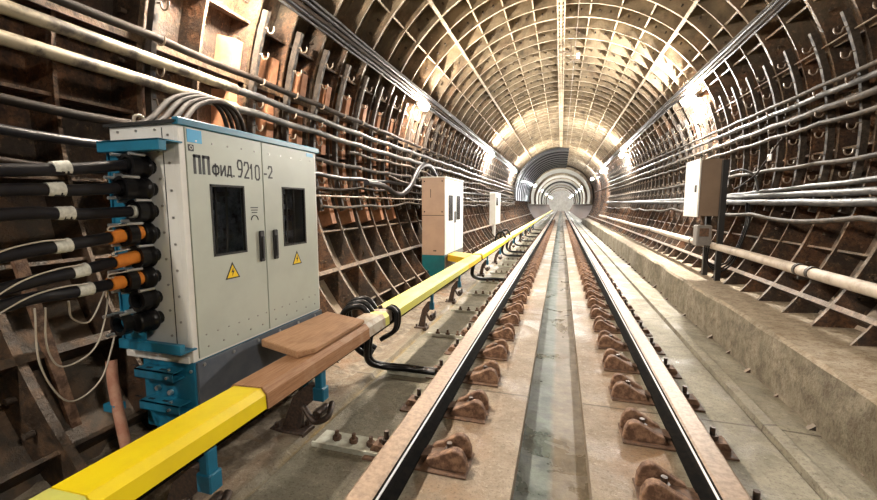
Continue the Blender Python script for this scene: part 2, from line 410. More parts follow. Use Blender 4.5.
# ------------------------------------------------------------------ running rails
def rail(name,xc,side,label):
    # side = +1 when the track centre lies towards +X
    s=side; root=empty(name,(xc,0,-.19))
    Y=( -3,110)
    b=MB(); h=.19
    prof=[(-.062,h-.006),(-.052,h),(.050,h),(.062,h-.008),(.060,h-.033),(.069,h-.037),(.069,h-.040),(.056,h-.047),(.012,h-.058),(.010,.05),(.03,.03),(.08,.016),(.08,0),(-.08,0),(-.08,.016),(-.03,.03),(-.010,.05),(-.012,h-.058),(-.056,h-.042),(-.062,h-.034)]  # small lip under the head carries the painted edge highlight
    prof=[(x*s,z) for x,z in prof]; n=len(prof)
    vs=[(x,Y[0],z) for x,z in prof]+[(x,Y[1],z) for x,z in prof]
    mi=[0,0,0,1,2,2]+[1]*14
    for i in range(n): b.add([],[],0)
    base=len(b.v); b.v.extend(vs)
    for i in range(n):
        b.f.append((base+i,base+(i+1)%n,base+n+(i+1)%n,base+n+i)); b.m.append(mi[i]); b.sm.append(False)
    o=b.build('rail_profile',[M['railtop'],M['railside'],M['railshine']],root)
    tag(root,label,'rail','running rails'); del root['group']
    return root
rail('running_rail',-.823,1,'left running rail with dusty tan head, beside the yellow third rail cover')
rail('running_rail',.823,-1,'right running rail with dusty tan head, on the concrete kerb side')

# ------------------------------------------------------------------ rail fasteners (one per sleeper and rail)
def make_fastener():
    root=empty('rail_fastener',(0,0,-.2))
    b=MB(); b.box(-.38,.26,-.125,.125,0,.014,b=.004); b.build('base_plate',M['rustdark'],root)   # towards -X = track centre after mirroring
    def cheek(y0,y1,top,name='cheek'):
        q=MB(); t=top
        poly=[(-.375,.012),(-.368,t*.55),(-.345,t*.88),(-.315,t),(-.285,t*.98),(-.20,t*.62),(-.135,t*.40),(-.11,.012)]
        q.prism(poly,'y',y0,y1)
        o=q.build(name,M['rustcast'],root)
        m=o.modifiers.new('bev','BEVEL'); m.width=.008; m.segments=2
        return o
    cheek(-.088,-.03,.135); cheek(.052,.098,.15)
    q=MB(); q.cyl((-.25,.012,.01),(-.25,.012,.12),.017,8); q.cyl((-.25,.012,.062),(-.25,.012,.085),.032,6); q.build('bolt',M['bolt'],root)
    q=MB(); q.prism([(-.30,.05),(-.28,.072),(-.14,.05),(-.085,.035),(-.085,.02),(-.15,.03),(-.27,.045)],'y',-.03,.05); q.build('rail_clip',M['rustdark'],root)
    q=MB(); q.prism([(.085,.02),(.085,.034),(.12,.05),(.22,.06),(.24,.03),(.24,.014),(.15,.02)],'y',-.05,.05)
    q.build('rail_clip',M['rustcast'],root)
    q=MB(); q.cyl((.15,0,.02),(.15,0,.135),.016,8); q.cyl((.15,0,.055),(.15,0,.085),.034,6); q.build('bolt',M['bolt'],root)
    return root
proto=make_fastener(); first=True
ordn=['nearest','second nearest','third nearest','fourth nearest','fifth nearest','sixth nearest','seventh nearest','eighth nearest']
for side,nm in ((-1,'left'),(1,'right')):
    for k in range(1,66):
        yy=1.57+.6*k+(0 if side<0 else .03)
        o=proto if first else copy_tree(proto); first=False
        o.location=(side*.823,yy,-.2); o.scale=(side,1,1)
        jj=k-1
        if 0<=jj<8:
            extra={-1:' on the yellow cover side',1:' on the kerb side'}[side]
            tag(o,'rusty cast fastener of the %s rail, %s to the camera'%(nm,ordn[jj]) if jj else 'rusty cast fastener of the %s rail, nearest to the camera'%nm,'rail fastener','rusty fasteners of the %s rail'%nm)
        else:
            tag(o,'small rusty cast fastener in the long distant row of the %s rail'%nm,'rail fastener','rusty fasteners of the %s rail'%nm)

# ------------------------------------------------------------------ tie plates beside the left rail
def make_tie(w=.17):
    root=empty('tie_plate',(0,0,0))
    b=MB(); b.box(-.25,.22,-w/2,w/2,0,.016,b=.004); b.box(-.25,.22,-w/2-.004,-w/2+.008,-.004,.03); b.build('plate',M['tin'],root)
    for x in (-.12,.0,.12,.19):
        q=MB(); q.cyl((x,.0,.01),(x,.0,.075),.013,8); q.cyl((x,0,.016),(x,0,.042),.028,6); q.build('bolt',M['rustdark'],root)
    return root
tie=make_tie()
tl=['greenish steel plate with bolts on the left floor, nearest to the camera',
    'bolted plate where the near black curved cable ends at the left rail',
    'third bolted floor plate along the left rail, past the near black curved cable',
    'fourth bolted floor plate along the left rail','fifth bolted floor plate along the left rail']
for k in range(16):
    o=tie if k==0 else copy_tree(tie)
    o.location=(-1.20,2.17+1.12*k,-.198)
    if k: o.scale=(1,.45,1)
    tag(o,tl[k] if k<5 else 'small bolted floor plate in the distant row left of the left rail','plate','bolted plates left of the left rail')

# ------------------------------------------------------------------ third rail with cover sections
rc=empty('contact_rail',(-1.475,0,.235))
b=MB(); b.prism([(-.035,0),(.035,0),(.035,.04),(.012,.05),(.012,.09),(.05,.10),(.05,.115),(-.05,.115),(-.05,.10),(-.012,.09),(-.012,.05),(-.035,.04)],'y',-2,75)
b.build('rail_profile',M['railside'],rc)
tag(rc,'dark steel contact rail hidden below the yellow cover boards','contact rail')
def cover(y0,y1,mat,label,x0=-1.545,x1=-1.325,zt=.425,zb=.335,grp=None,name='third_rail_cover'):
    root=empty(name,(0,y0,0)); L=y1-y0
    b=MB(); t=.014
    out=[(x0,zb-.02),(x0,zt-.03),(x0+.03,zt),(x1-.03,zt+.008),(x1-.004,zt-.022),(x1,zb)]
    inn=[(x1-t,zb),(x1-t-.003,zt-.03),(x1-.036,zt-.008),(x0+.034,zt-t),(x0+t,zt-.036),(x0+t,zb-.02)]
    poly=out+inn
    b.prism(poly,'y',0,L)
    o=b.build('cover_shell',mat,root)
    tag(root,label,'rail cover','third rail cover boards')
    return root
cover(-1.5,.79,M['paleyellow'],'pale yellow green end of third rail cover in the bottom left corner')
cover(.795,1.555,M['yellow'],'bright yellow third rail cover in front of the large cabinet')
cover(1.56,2.66,M['wood'],'brown wooden third rail cover beside the large cabinet',x0=-1.555,x1=-1.32,zt=.43,zb=.33)
cover(2.665,2.96,M['greycover'],'short grey weathered third rail cover before the black cable clamp',zt=.43)
cover(2.962,3.04,M['greenyellow'],'small yellow green cover end at the black cable clamp')
cover(3.20,6.1,M['greenyellow'],'long yellow green third rail cover leading to the second cabinet')
cover(6.105,7.15,M['orangeyellow'],'orange yellow third rail cover beside the second cabinet')
ylist=[7.3,11.2,12.2,15.5,19.5,24.,30.,38.,50.,75.]
lb=['yellow third rail cover just past the second cabinet','short yellow third rail cover between two black cable loops','yellow third rail cover beyond the first pair of cable loops','distant yellow third rail cover, fourth past the second cabinet','distant yellow third rail cover, fifth past the second cabinet','distant yellow third rail cover before the black arch','yellow third rail cover inside the black arch','farthest but one stretch of yellow third rail cover','farthest stretch of yellow third rail cover']
for i in range(len(ylist)-1):
    cover(ylist[i],ylist[i+1]-.12,M['greenyellow'] if i%2 else M['yellow'],lb[i])
# grey strip over near end of the grey cover: bolt and clamp at the joint
cl=empty('cable_clamp',(-1.44,3.11,.34))
b=MB(); b.box(-.09,.09,-.05,.05,-.02,.10,b=.015); b.build('clamp_body',M['hook'],cl)
q=MB(); q.cyl((0,0,.10),(0,0,.125),.02,8); q.cyl((-.06,0,.10),(-.06,0,.12),.012,8); q.build('bolt',M['bolt'],cl)
tag(cl,'pale metal cable clamp in the gap of the third rail cover','clamp')
def loopcable(pts,r,label,name='jumper_cable',n=10,mat='black',grp=None,strands=1,off=(0,.05,0)):
    b=MB()
    for s in range(strands):
        q=[Vector(p)+Vector(off)*(s-(strands-1)/2) for p in pts]
        b.tube(smoothpath(q,7),r,n)
    o=b.build(name,M[mat]); tag(o,label,'cable',grp); return o
loopcable([(-1.46,3.05,.38),(-1.55,3.02,.50),(-1.68,2.98,.46),(-1.70,3.0,.30),(-1.60,3.05,.12),(-1.5,3.08,.05)],.026,'black cable looping over the back of the third rail cover gap',strands=3,off=(0,.055,.02))
loopcable([(-1.40,3.13,.38),(-1.36,3.14,.45),(-1.30,3.15,.40),(-1.31,3.13,.26),(-1.42,3.08,.18)],.02,'short black cable wrapped over the front of the cover gap',strands=2)
loopcable([(-1.47,2.98,.30),(-1.50,2.98,.12),(-1.52,3.06,-.02),(-1.46,3.20,-.11),(-1.30,3.28,-.14),(-1.15,3.30,-.15),(-1.0,3.30,-.15)],.024,'thick black curved cable from the third rail to the left rail, nearest one',strands=2,off=(.0,.05,0))
jl=['black curved cable beneath the orange yellow cover by the second cabinet','black curved cable loop, first of the pair past the second cabinet','black curved cable loop, second of the pair past the second cabinet']
for i,yy in enumerate([7.2,11.15,12.15,14.2,16.3,18.6,21.,24.]):
    loopcable([(-1.45,yy-.1,.30),(-1.50,yy,.05),(-1.45,yy+.5,-.11),(-1.28,yy+.75,-.15),(-.98,yy+.8,-.16)],.035,jl[i] if i<3 else 'small black cable loop in the distant row beside the yellow cover',grp='black cable loops beside the third rail')
    if i in (1,2): loopcable([(-1.40,yy,.40),(-1.5,yy,.58),(-1.66,yy,.5),(-1.7,yy,.2)],.03,'black cable arching over the yellow cover at the %s cable loop'%('first' if i==1 else 'second'),grp='black cable loops beside the third rail')
# supports
def make_support():
    root=empty('third_rail_bracket')
    q=MB(); q.box(-.36,-.10,-.07,.07,-.02,.02,b=.004); q.cyl((-.32,-.04,.02),(-.32,-.04,.05),.016,6); q.cyl((-.14,.04,.02),(-.14,.04,.05),.016,6); q.build('foot',M['bolt'],root)
    q=MB(); q.prism([(-.30,.0),(-.16,.0),(-.13,.16),(-.02,.26),(-.02,.34),(-.08,.34),(-.20,.24)],'y',-.02,.02); q.build('arm',M['bolt'],root)
    q=MB(); q.box(-.025,.025,-.03,.03,.27,.44,b=.006); q.box(-.04,.04,-.035,.035,.24,.33,b=.006); q.build('insulator',M['blue'],root)
    q=MB(); q.box(-.018,.018,-.02,.02,.43,.53); q.build('spacer',M['bolt'],root)
    q=MB(); q.tube(smoothpath([(-.10,-.05,.20),(0,-.08,.13),(.08,-.05,.16),(.05,.05,.2)],5),.02,8); q.cyl((.0,-.06,.16),(.0,.06,.16),.03,8); q.build('clamp',M['bolt'],root)
    return root
sup=make_support()
sl=['blue insulator bracket under the bright yellow cover','blue insulator bracket under the brown wooden cover','dark bracket under the yellow green cover, first past the cable clamp','dark bracket under the cover in front of the second cabinet']
for k,yy in enumerate([1.32,2.2,4.6,6.0,8.5,10.4,13.5,17,20,23]):
    o=sup if k==0 else copy_tree(sup)
    o.location=(-1.45,yy,-.185); o.scale=(1,1,1) if k<2 else (.6,.8,1); tag(o,sl[k] if k<4 else 'small bracket in the distant row under the yellow cover','bracket','brackets of the third rail')
# board lying against the cover
bd=MB()
bd.add([(-1.78,2.06,.425),(-1.42,1.93,.435),(-1.36,2.02,.44),(-1.36,2.66,.445),(-1.75,2.78,.43),
        (-1.78,2.06,.475),(-1.42,1.93,.478),(-1.36,2.02,.472),(-1.36,2.66,.472),(-1.75,2.78,.475)],
       [(4,3,2,1,0),(5,6,7,8,9),(0,1,6,5),(1,2,7,6),(2,3,8,7),(3,4,9,8),(4,0,5,9)])
o=bd.build('wooden_board',M['woodboard']); m=o.modifiers.new('bev','BEVEL'); m.width=.008; m.segments=2
tag(o,'thick brown wooden board lying across the wooden third rail cover against the large cabinet','board')

# ------------------------------------------------------------------ large cabinet
XF=-1.85; XB=-2.32; CY0,CY1=1.63,2.83; CB,CT=.475,1.735
cab=empty('electrical_cabinet',(0,0,0)); cab['_']=0; del cab['_']
tag(cab,'large grey switchgear cabinet with blue trim and stencilled black number on its doors','electrical cabinet')
b=MB(); b.box(XB,XF-.03,CY0,CY0+.02,CB,CT); b.box(XB,XF-.03,CY1-.02,CY1,CB,CT); b.box(XB,XB+.02,CY0+.02,CY1-.02,CB,CT); b.box(XB+.02,XF-.03,CY0+.02,CY1-.02,CT-.02,CT); b.box(XB+.02,XF-.03,CY0+.02,CY1-.02,CB,CB+.02)
# side panel seams and rivets
b.box(XF-.105,XF-.102,CY0-.003,CY0+.001,CB+.02,CT-.02,1)
b.box(XB,XF-.02,CY0-.012,CY0+.02,CB-.004,CB+.03,0)
for i in range(9):
    z=CB+.08+i*.14
    b.bolt((XF-.065,CY0,z),(0,-1,0),.007,.005,2); b.bolt((XF-.135,CY0,z+.06),(0,-1,0),.007,.005,2)
for i in range(3): b.bolt((XB+.06+i*.13,CY0,CT-.03),(0,-1,0),.007,.005,2)
b.build('body',[M['cabside'],M['seam'],M['rivet']],cab)
b=MB(); b.box(XF-.03,XF+.002,CY0-.002,CY0+.035,CB,CT,0,b=.003); b.box(XF-.03,XF,CY1-.02,CY1+.002,CB,CT,0,b=.003); b.box(XF-.03,XF,CY0,CY1,CT-.015,CT,0); b.box(XF-.03,XF,CY0,CY1,CB,CB+.012,0)
b.build('door_frame',M['cabside'],cab)
b=MB(); b.box(XB-.02,XF+.012,CY0-.015,CY1+.02,CT,CT+.010,1); b.box(XF-.02,XF+.02,CY0-.015,CY1+.03,CT-.012,CT+.026,0,b=.004); b.box(XB-.02,XF,CY0-.02,CY0-.006,CT-.004,CT+.012,1)
for yy in (1.72,2.7):
    for k in range(12):
        a=k/12*2*math.pi; a2=(k+1)/12*2*math.pi
        b.cyl((XB+.10,yy+.03*math.cos(a),CT+.045+.03*math.sin(a)),(XB+.10,yy+.03*math.cos(a2),CT+.045+.03*math.sin(a2)),.009,6,2)
b.build('roof',[M['blue'],M['seam'],M['whitewire']],cab)
def door(y0,y1,z0,z1,wy0,wy1,wz0,wz1,hy,ty,rows):
    b=MB(); X0,X1=XF-.028,XF+.006
    b.box(X0,X1,y0,wy0,z0,z1); b.box(X0,X1,wy1,y1,z0,z1); b.box(X0,X1,wy0,wy1,z0,wz0); b.box(X0,X1,wy0,wy1,wz1,z1)
    for i in range(rows):
        yy=y0+.06+i*(y1-y0-.12)/(rows-1)
        for z in (z1-.065,z0+.05): b.bolt((X1,yy,z),(1,0,0),.006,.003,1)
    for i in range(7):
        b.bolt((X1,y0+.05+i*.08,z0+.12),(1,0,0),.005,.003,1)
    d=b.build('door',[M['cabfront'],M['rivet']],cab)
    b=MB(); b.box(XF-.012,XF-.008,wy0,wy1,wz0,wz1); b.build('window_pane',M['glass'],d)
    b=MB()
    for (a0,a1,c0,c1) in ((wy0,wy1,wz1-.012,wz1),(wy0,wy1,wz0,wz0+.012),(wy0,wy0+.012,wz0,wz1),(wy1-.012,wy1,wz0,wz1)): b.box(XF-.01,XF+.008,a0,a1,c0,c1)
    b.build('window_gasket',M['seam'],d)
    b=MB(); b.box(XF+.006,XF+.022,hy-.022,hy+.022,.955,1.155,b=.006); b.box(XF+.022,XF+.03,hy-.01,hy+.012,.975,1.12,b=.004); b.build('handle',M['ink'],d)
    b=MB(); s=.056; z=.915
    b.prism([(ty-s,z-.03),(ty+s,z-.03),(ty,z+.07)],'x',XF+.006,XF+.0072,0)
    s2=.043; b.prism([(ty-s2,z-.0225),(ty+s2,z-.0225),(ty,z+.052)],'x',XF+.0072,XF+.0082,1)
    b.prism([(ty+.006,z+.038),(ty-.012,z+.008),(ty-.001,z+.010),(ty-.006,z-.014),(ty+.013,z+.018),(ty+.002,z+.016)],'x',XF+.0082,XF+.009,0)
    b.build('warning_sign',[M['ink'],M['warn']],d)['label']='yellow high voltage triangle'
    return d
d1=door(CY0+.037,2.218,CB+.012,CT-.015,1.80,2.055,1.03,1.435,2.178,1.928,5)
d2=door(2.228,CY1-.02,CB+.012,CT-.015,2.405,2.67,1.03,1.445,2.31,2.545,5)
b=MB(); b.box(XF-.20,XF-.18,1.68,2.78,.55,1.68,0)
rs=random.Random(4)
for i in range(26):
    yy=rs.choice([rs.uniform(1.75,2.05),rs.uniform(2.36,2.66)]); z=rs.uniform(1.0,1.42); a=rs.uniform(.02,.07); c=rs.uniform(.02,.08)
    b.box(XF-.18,XF-.18+rs.uniform(.03,.11),yy,yy+a,z,z+c,i%2,b=.003)
for yy in (1.83,1.88,1.96,2.45,2.52,2.6): b.tube([(XF-.06,yy,.95),(XF-.055,yy+.01,1.2),(XF-.07,yy+.03,1.48)],.007,6,1)
b.build('switchgear',[M['inside'],M['rivet']],cab)
STROKES={'П':[(0,0,0,1),(0,1,1,1),(1,1,1,0)],'2':[(0,.8,.15,1),(.15,1,.85,1),(.85,1,1,.8),(1,.8,1,.6),(1,.6,0,0),(0,0,1,0)],'9':[(1,.45,.2,.45),(.2,.45,0,.6),(0,.6,0,.85),(0,.85,.2,1),(.2,1,.8,1),(.8,1,1,.85),(1,.85,1,.35),(1,.35,.6,0),(.6,0,.1,0)],
'1':[(.5,0,.5,1),(.5,1,.15,.75)],'0':[(0,.15,0,.85),(0,.85,.25,1),(.25,1,.75,1),(.75,1,1,.85),(1,.85,1,.15),(1,.15,.75,0),(.75,0,.25,0),(.25,0,0,.15)],'-':[(0,.45,1,.45)],'.':[(.3,.03,.6,.03)],
'ф':[(.5,-.1,.5,1.1),(0,.3,0,.7),(0,.7,.2,.9),(.2,.9,.8,.9),(.8,.9,1,.7),(1,.7,1,.3),(1,.3,.8,.1),(.8,.1,.2,.1),(.2,.1,0,.3)],'и':[(0,0,0,1),(0,0,1,1),(1,1,1,0)],'д':[(0,0,1,0),(.15,0,.4,1),(.4,1,.85,1),(.85,1,.85,0),(0,0,0,-.18),(1,0,1,-.18)],
}
def stencil(chars,parent,x=XF+.0062,t=.006):
    # chars: (letter, y0, y1, z0, z1)
    b=MB()
    for ch,y0,y1,z0,z1 in chars:
        for (u0,w0,u1,w1) in STROKES[ch]:
            p=Vector((y0+u0*(y1-y0),z0+w0*(z1-z0))); q=Vector((y0+u1*(y1-y0),z0+w1*(z1-z0))); d=(q-p).normalized(); n=Vector((-d.y,d.x))*t; p=p-d*t*.7; q=q+d*t*.7
            b.prism([tuple(p+n),tuple(p-n),tuple(q-n),tuple(q+n)],'x',x,x+.0008)
    return b.build('lettering',M['ink'],parent)
stencil([('П',1.712,1.744,1.49,1.578),('П',1.768,1.802,1.49,1.578)],d1,t=.0085)
stencil([('ф',1.828,1.868,1.488,1.542),('и',1.885,1.915,1.488,1.542),('д',1.930,1.962,1.492,1.542),('.',1.972,1.986,1.488,1.54)],d1,t=.0055)
stencil([('9',2.012,2.046,1.490,1.585),('2',2.065,2.099,1.486,1.578),('1',2.110,2.140,1.482,1.570),('0',2.158,2.192,1.480,1.568)],d1,t=.0055)
stencil([('-',2.238,2.258,1.480,1.57),('2',2.278,2.312,1.500,1.572)],d2,t=.0055)
b=MB(); b.box(XF+.006,XF+.008,1.675,1.765,1.645,1.712); b.build('maker_plate',M['bluelabel'],d1)
b=MB(); b.box(XF+.006,XF+.008,2.705,2.79,1.685,1.712); b.build('maker_plate',M['bluelabel'],d2)
b=MB(); b.box(XF+.006,XF+.007,1.678,1.712,1.600,1.634,0)
for k in range(10):
    a=k/10*6.283; a2=(k+1)/10*6.283
    b.cyl((XF+.008,1.695+.009*math.cos(a),1.618+.009*math.sin(a)),(XF+.008,1.695+.009*math.cos(a2),1.618+.009*math.sin(a2)),.002,5,1)
b.build('inspection_sticker',[M['ink'],M['cabside']],d1)
b=MB()
for i,z in enumerate((1.30,1.285,1.27)): b.box(XF+.006,XF+.007,2.10+i*.004,2.165-i*.004,z,z+.006)
for k in range(8):
    a=math.pi*k/8; a2=math.pi*(k+1)/8
    b.cyl((XF+.007,2.132+.03*math.cos(a),1.225+.03*math.sin(a)),(XF+.007,2.132+.03*math.cos(a2),1.225+.03*math.sin(a2)),.003,5)
b.build('stencil_mark',M['ink'],d1)
# plinth
b=MB(); b.box(XB+.09,XF-.01,CY0+.01,CY1,.06,CB,0,b=.003); b.build('plinth',M['blue'],cab)
b=MB(); b.box(XF-.012,XF+.006,CY0+.02,CY1+.02,.09,CB-.01,0,b=.003)
for i in range(6):
    for z in (.445,.19): b.bolt((XF+.006,CY0+.06+i*.21,z),(1,0,0),.010,.006,1)
b.build('plinth_panel',[M['slate'],M['zinc']],cab)['label']='slate grey plinth front panel'
for k,z in enumerate((.425,.245)):
    b=MB()
    b.box(-2.20+.02*k,-1.93+.03*k,1.565,1.64,z,z+.006); b.box(-2.20+.02*k,-1.93+.03*k,1.565,1.571,z-.045,z+.006); b.box(-2.20+.02*k,-1.93+.03*k,1.565,1.64,z-.045,z-.041)
    for x in (-2.2,-2.1,-2.0): b.box(x-.05,x-.01,1.59,1.605,z+.006,z+.007,1)
    b.bolt((-1.98,1.59,z+.006),(0,0,1),.008,.01,2); b.bolt((-1.965,1.565,z-.02),(0,-1,0),.008,.01,2)
    b.build('mounting_arm',[M['blue'],M['seam'],M['zinc']],cab)
b=MB()
for x,z in ((-2.12,.30),(-2.03,.285)): b.bolt((x,CY0+.01,z),(0,-1,0),.014,.02)
for z in (.42,.12): b.bolt((-1.88,CY0+.01,z),(0,-1,0),.009,.008)
b.build('plinth_bolts',M['zinc'],cab)
b=MB()
for x in (-2.2,-1.92):
    for yy in (1.72,2.72): b.box(x-.03,x+.03,yy-.03,yy+.03,-.15,.07)
b.build('feet',M['blue'],cab)
# gland frame
b=MB()
b.box(-2.25,-1.835,1.51,1.55,1.585,1.64,b=.002); b.box(-2.25,-1.835,1.51,1.64,1.632,1.64); 
b.box(-2.25,-2.09,1.56,1.568,.56,1.63); b.box(-2.245,-2.235,1.55,1.63,.56,1.63)
b.box(-2.26,-1.83,1.54,1.57,.555,.600,b=.002); b.box(-2.26,-1.83,1.54,1.64,.55,.558)
for x in (-2.05,-1.98,-1.91): b.bolt((x,1.54,1.64),(0,0,1),.006,.004,1)
b.build('gland_frame',[M['blue'],M['zinc']],cab)
gz=[1.515,1.402,1.288,1.172,1.056,.940,.825,.712]
gx=[-2.041,-2.041,-2.046,-2.048,-2.055,-2.065,-2.066,-2.065]
noff=[.01,-.04,.035,-.035,.035,-.045,.03,-.05]
for k in range(8):
    z=gz[k]; x=gx[k]; cy=1.515+noff[k]*.75
    b=MB()
    rr=[.042,.054,.040,.056,.041,.057,.043,.058,.062,.058,.042]; N=len(rr)
    ya,yb=cy+.02,1.60
    if k in (3,5): ya=cy+.06
    b.tube([(x,ya+(yb-ya)*i/(N-1),z) for i in range(N)],rr,20)
    b.cyl((x,1.59,z),(x,1.635,z),.035,12)
    g=b.build('cable_gland',M['black'],cab)
    b=MB(); zc=z; 
    if k==7: xx=x-.06
    else: xx=x
    # open collar with lugs
    nn=20
    for yy0,yy1 in ((cy-.025,cy+.02),):
        vs=[];fs=[]
        for i in range(nn):
            a=6.2832*i/nn
            for (r,yy) in ((.040,yy0),(.058,yy0),(.058,yy1),(.040,yy1)): vs.append((xx+r*math.cos(a),yy,zc+r*math.sin(a)))
        for i in range(nn):
            o=i*4; p=((i+1)%nn)*4
            for q in range(4): fs.append((o+q,o+(q+1)%4,p+(q+1)%4,p+q))
        b.add(vs,fs,0,False)
    b.box(xx-.062,xx-.035,cy-.024,cy+.018,zc+.034,zc+.056,b=.003); b.box(xx-.062,xx-.035,cy-.024,cy+.018,zc-.056,zc-.034,b=.003)
    b.build('collar',M['black'],g)
    b=MB()
    b.cyl((xx-.04,cy-.065,zc+.05),(xx-.04,cy+.03,zc+.05),.008,8); b.cyl((xx+.03,cy-.03,zc+.056),(xx+.03,cy+.05,zc+.056),.008,8); b.cyl((xx-.035,cy-.06,zc-.048),(xx-.035,cy+.03,zc-.048),.008,8)
    b.cyl((xx-.02,cy+.04,zc+.054),(xx-.02,cy+.10,zc+.056),.006,8)
    b.build('clamp_bolt',M['zinc'],g)
# power cables into the glands
ends=[(gx[i]-.003,1.495+noff[i]*.75,gz[i]) for i in range(6)]
left=[(-2.06,1.027,1.453),(-2.06,1.02,1.377),(-2.06,1.011,1.282),(-2.06,.996,1.120),(-2.06,.984,.99),(-2.06,.98,.925)]
od=['top','second','third','fourth','fifth','lowest']
for k in range(6):
    e=Vector(ends[k]); l=Vector(left[k])
    far=Vector((-2.07-.01*k,.3,l.z-.06-.02*k)); far2=Vector((-2.08-.01*k,-1.2,.95-.09*k))
    pts=smoothpath([far2,far,l,l*.5+e*.5+Vector((.0,0,-.006 if k<3 else .0)),e,(gx[k],1.585,gz[k])],6)
    root=empty('power_cable',tuple(e)); 
    def loc(p): return Vector(p)-e
    b=MB(); b.tube([loc(p) for p in pts],.0265,14); b.build('jacket',M['cablejacket'],root)
    t=(.42,.40,.42,.44,.52,.62)[k]
    c=l*(1-t)+e*t if k>2 else l*(1-t)+e*t
    d=(e-l).normalized()
    b=MB(); 
    for i in range(3): b.tube([loc(c+d*(-.03+.02*i)),loc(c+d*(-.03+.02*i)+d*.02)],[.0285,.030+.001*i],14)
    b.build('silver_tape',M['tape'],root)
    if k>=3:
        b=MB(); q=e-d*(.07 if k!=4 else .11); b.tube([loc(q),loc(q+d*.06 if k!=4 else q+d*.115)],.0335,14)
        if k!=4: b.tube([loc(e+d*.04),loc(e+d*.13)],.036,14)
        b.build('orange_sleeve',M['orange'],root)
        b=MB(); w=[q+d*.0+Vector((0.03,0,.035)),q+d*-.03+Vector((.04,0,.04)),q-d*.02+Vector((.04,0,.055)),q+d*.07+Vector((.035,-.01,.052))]
        b.tube([loc(p) for p in smoothpath(w,5)],.0035,6); b.build('earth_wire_loop',M['whitewire'],root)
        b=MB(); w=[c+Vector((.03,0,.03)),c-d*.1+Vector((.035,0,.038)),c-d*.22+Vector((.03,0,.022)),c-d*.34+Vector((.02,-.01,-.04))]
        b.tube([loc(p) for p in smoothpath(w,5)],.0035,6); b.build('earth_wire',M['whitewire'],root)
    else:
        b=MB(); q=e-d*.015; b.tube([loc(q),loc(q+d*.03)],.033,14); b.build('cable_tie',M['tape'] if k==2 else M['black'],root)
    tag(root,'%s of the six thick black cables into the large cabinet, %s'%(od[k],'orange sleeved' if k>=3 else 'silver taped'),'power cable','power cables of the large cabinet')
# hanging earth wires
ws=[([(-2.05,1.12,.89),(-2.12,1.15,.70),(-2.16,1.22,.58),(-2.14,1.34,.62),(-2.16,1.42,.76),(-2.18,1.46,.92)],'thin pale wire hanging in an inner loop below the power cables'),
    ([(-2.08,1.10,.89),(-2.14,1.13,.62),(-2.18,1.24,.40),(-2.18,1.38,.44),(-2.18,1.46,.62),(-2.2,1.50,.72)],'thin pale wire hanging in the deepest loop below the power cables'),
    ([(-2.04,1.2,.90),(-2.13,1.26,.80),(-2.15,1.34,.76),(-2.17,1.42,.86),(-2.18,1.47,.98)],'short thin pale wire loop just under the lowest power cable')]
for pts,l in ws: loopcable(pts,.004,l,'earth_wire',6,'whitewire')
# rusty conduit running down behind the plinth
loopcable([(-2.30,1.52,.48),(-2.27,1.50,.36),(-2.22,1.48,.22),(-2.17,1.46,.12),(-2.13,1.45,-.02)],.026,'rusty pink conduit slanting down beside the blue plinth of the large cabinet','conduit',10,'rustpipe')['category']='conduit'
o=MB(); o.box(-2.30,-2.22,1.46,1.52,.22,.26); tag(o.build('pipe_clip',M['blue']),'small blue clip around the rusty pink conduit by the plinth','clip')
# diagonal rusty strut left of cables
q=MB(); q.prism([(1.42,.10),(1.47,.10),(1.30,1.10),(1.25,1.10)],'x',-2.52,-2.49); tag(q.build('rusty_strut',M['rustcast']),'leaning rusty flat bar on the wall behind the power cables','strut')

# cables arching from the conduits down behind the big cabinet
for i in range(4):
    dy=i*.06
    loopcable([(-2.15,1.66+dy*.6,1.745),(-2.18,1.76+dy,1.80),(-2.30,2.0+dy,1.97),(-2.36,2.25+dy,2.06),(-2.44,2.5+dy,2.04),(-2.52,2.66+dy,1.9),(-2.54,2.70+dy,1.6)],.016,['outermost','second','third','innermost'][i]+' brown cable arching over the roof of the large cabinet',mat='browncable',grp='cables arching over the large cabinet')

# ------------------------------------------------------------------ second cabinet
c2=empty('electrical_cabinet',(0,0,0)); tag(c2,'second smaller cabinet with beige side, white front and teal plinth beside the third rail','electrical cabinet')
x1,x0,ya,yb,zb,zt=-1.95,-2.38,6.93,8.30,.42,1.80
b=MB(); b.box(x0,x1-.01,ya,yb,zb,zt,0,b=.004); b.box(x0,x1-.01,ya-.003,ya,1.13,1.14,1)
for x,z in ((-2.33,1.74),(-2.0,1.74),(-2.33,1.2),(-2.0,1.2),(-2.15,.5),(-2.12,.5)): b.bolt((x,ya,z),(0,-1,0),.014,.008,1)
b.box(-2.22,-2.21,ya-.004,ya,1.45,1.6,1)
b.build('body',[M['beige'],M['seam']],c2)
for (a0,a1) in ((ya,7.60),(7.615,yb)):
    b=MB(); b.box(x1-.01,x1+.006,a0+.005,a1,zb+.01,zt-.02,0,b=.003)
    d=b.build('door',M['boxwhite'],c2)
    b=MB(); w0=a0+(.22 if a0<7.2 else .12); b.box(x1+.006,x1+.01,w0,w0+.3,1.03,1.5); b.build('window_pane',M['darkglass'],d)
b=MB(); b.box(x1+.006,x1+.012,7.56,7.7,.98,1.2,b=.003); b.build('handle',M['ink'],c2)
b=MB()
for q in range(7): b.box(x1+.006,x1+.0065,7.25+q*.085,7.29+q*.085,1.60+.012*(q%2),1.645+.01*(q%3))
b.build('faded_stencil_marks',M['meter'],c2)
b=MB(); b.box(x0-.01,x1+.02,ya-.02,yb+.02,zt,zt+.02); b.build('roof',M['boxwhite'],c2)
b=MB(); b.box(x0,x1-.01,ya,yb,.02,zb-.001); b.build('plinth',M['teal'],c2)
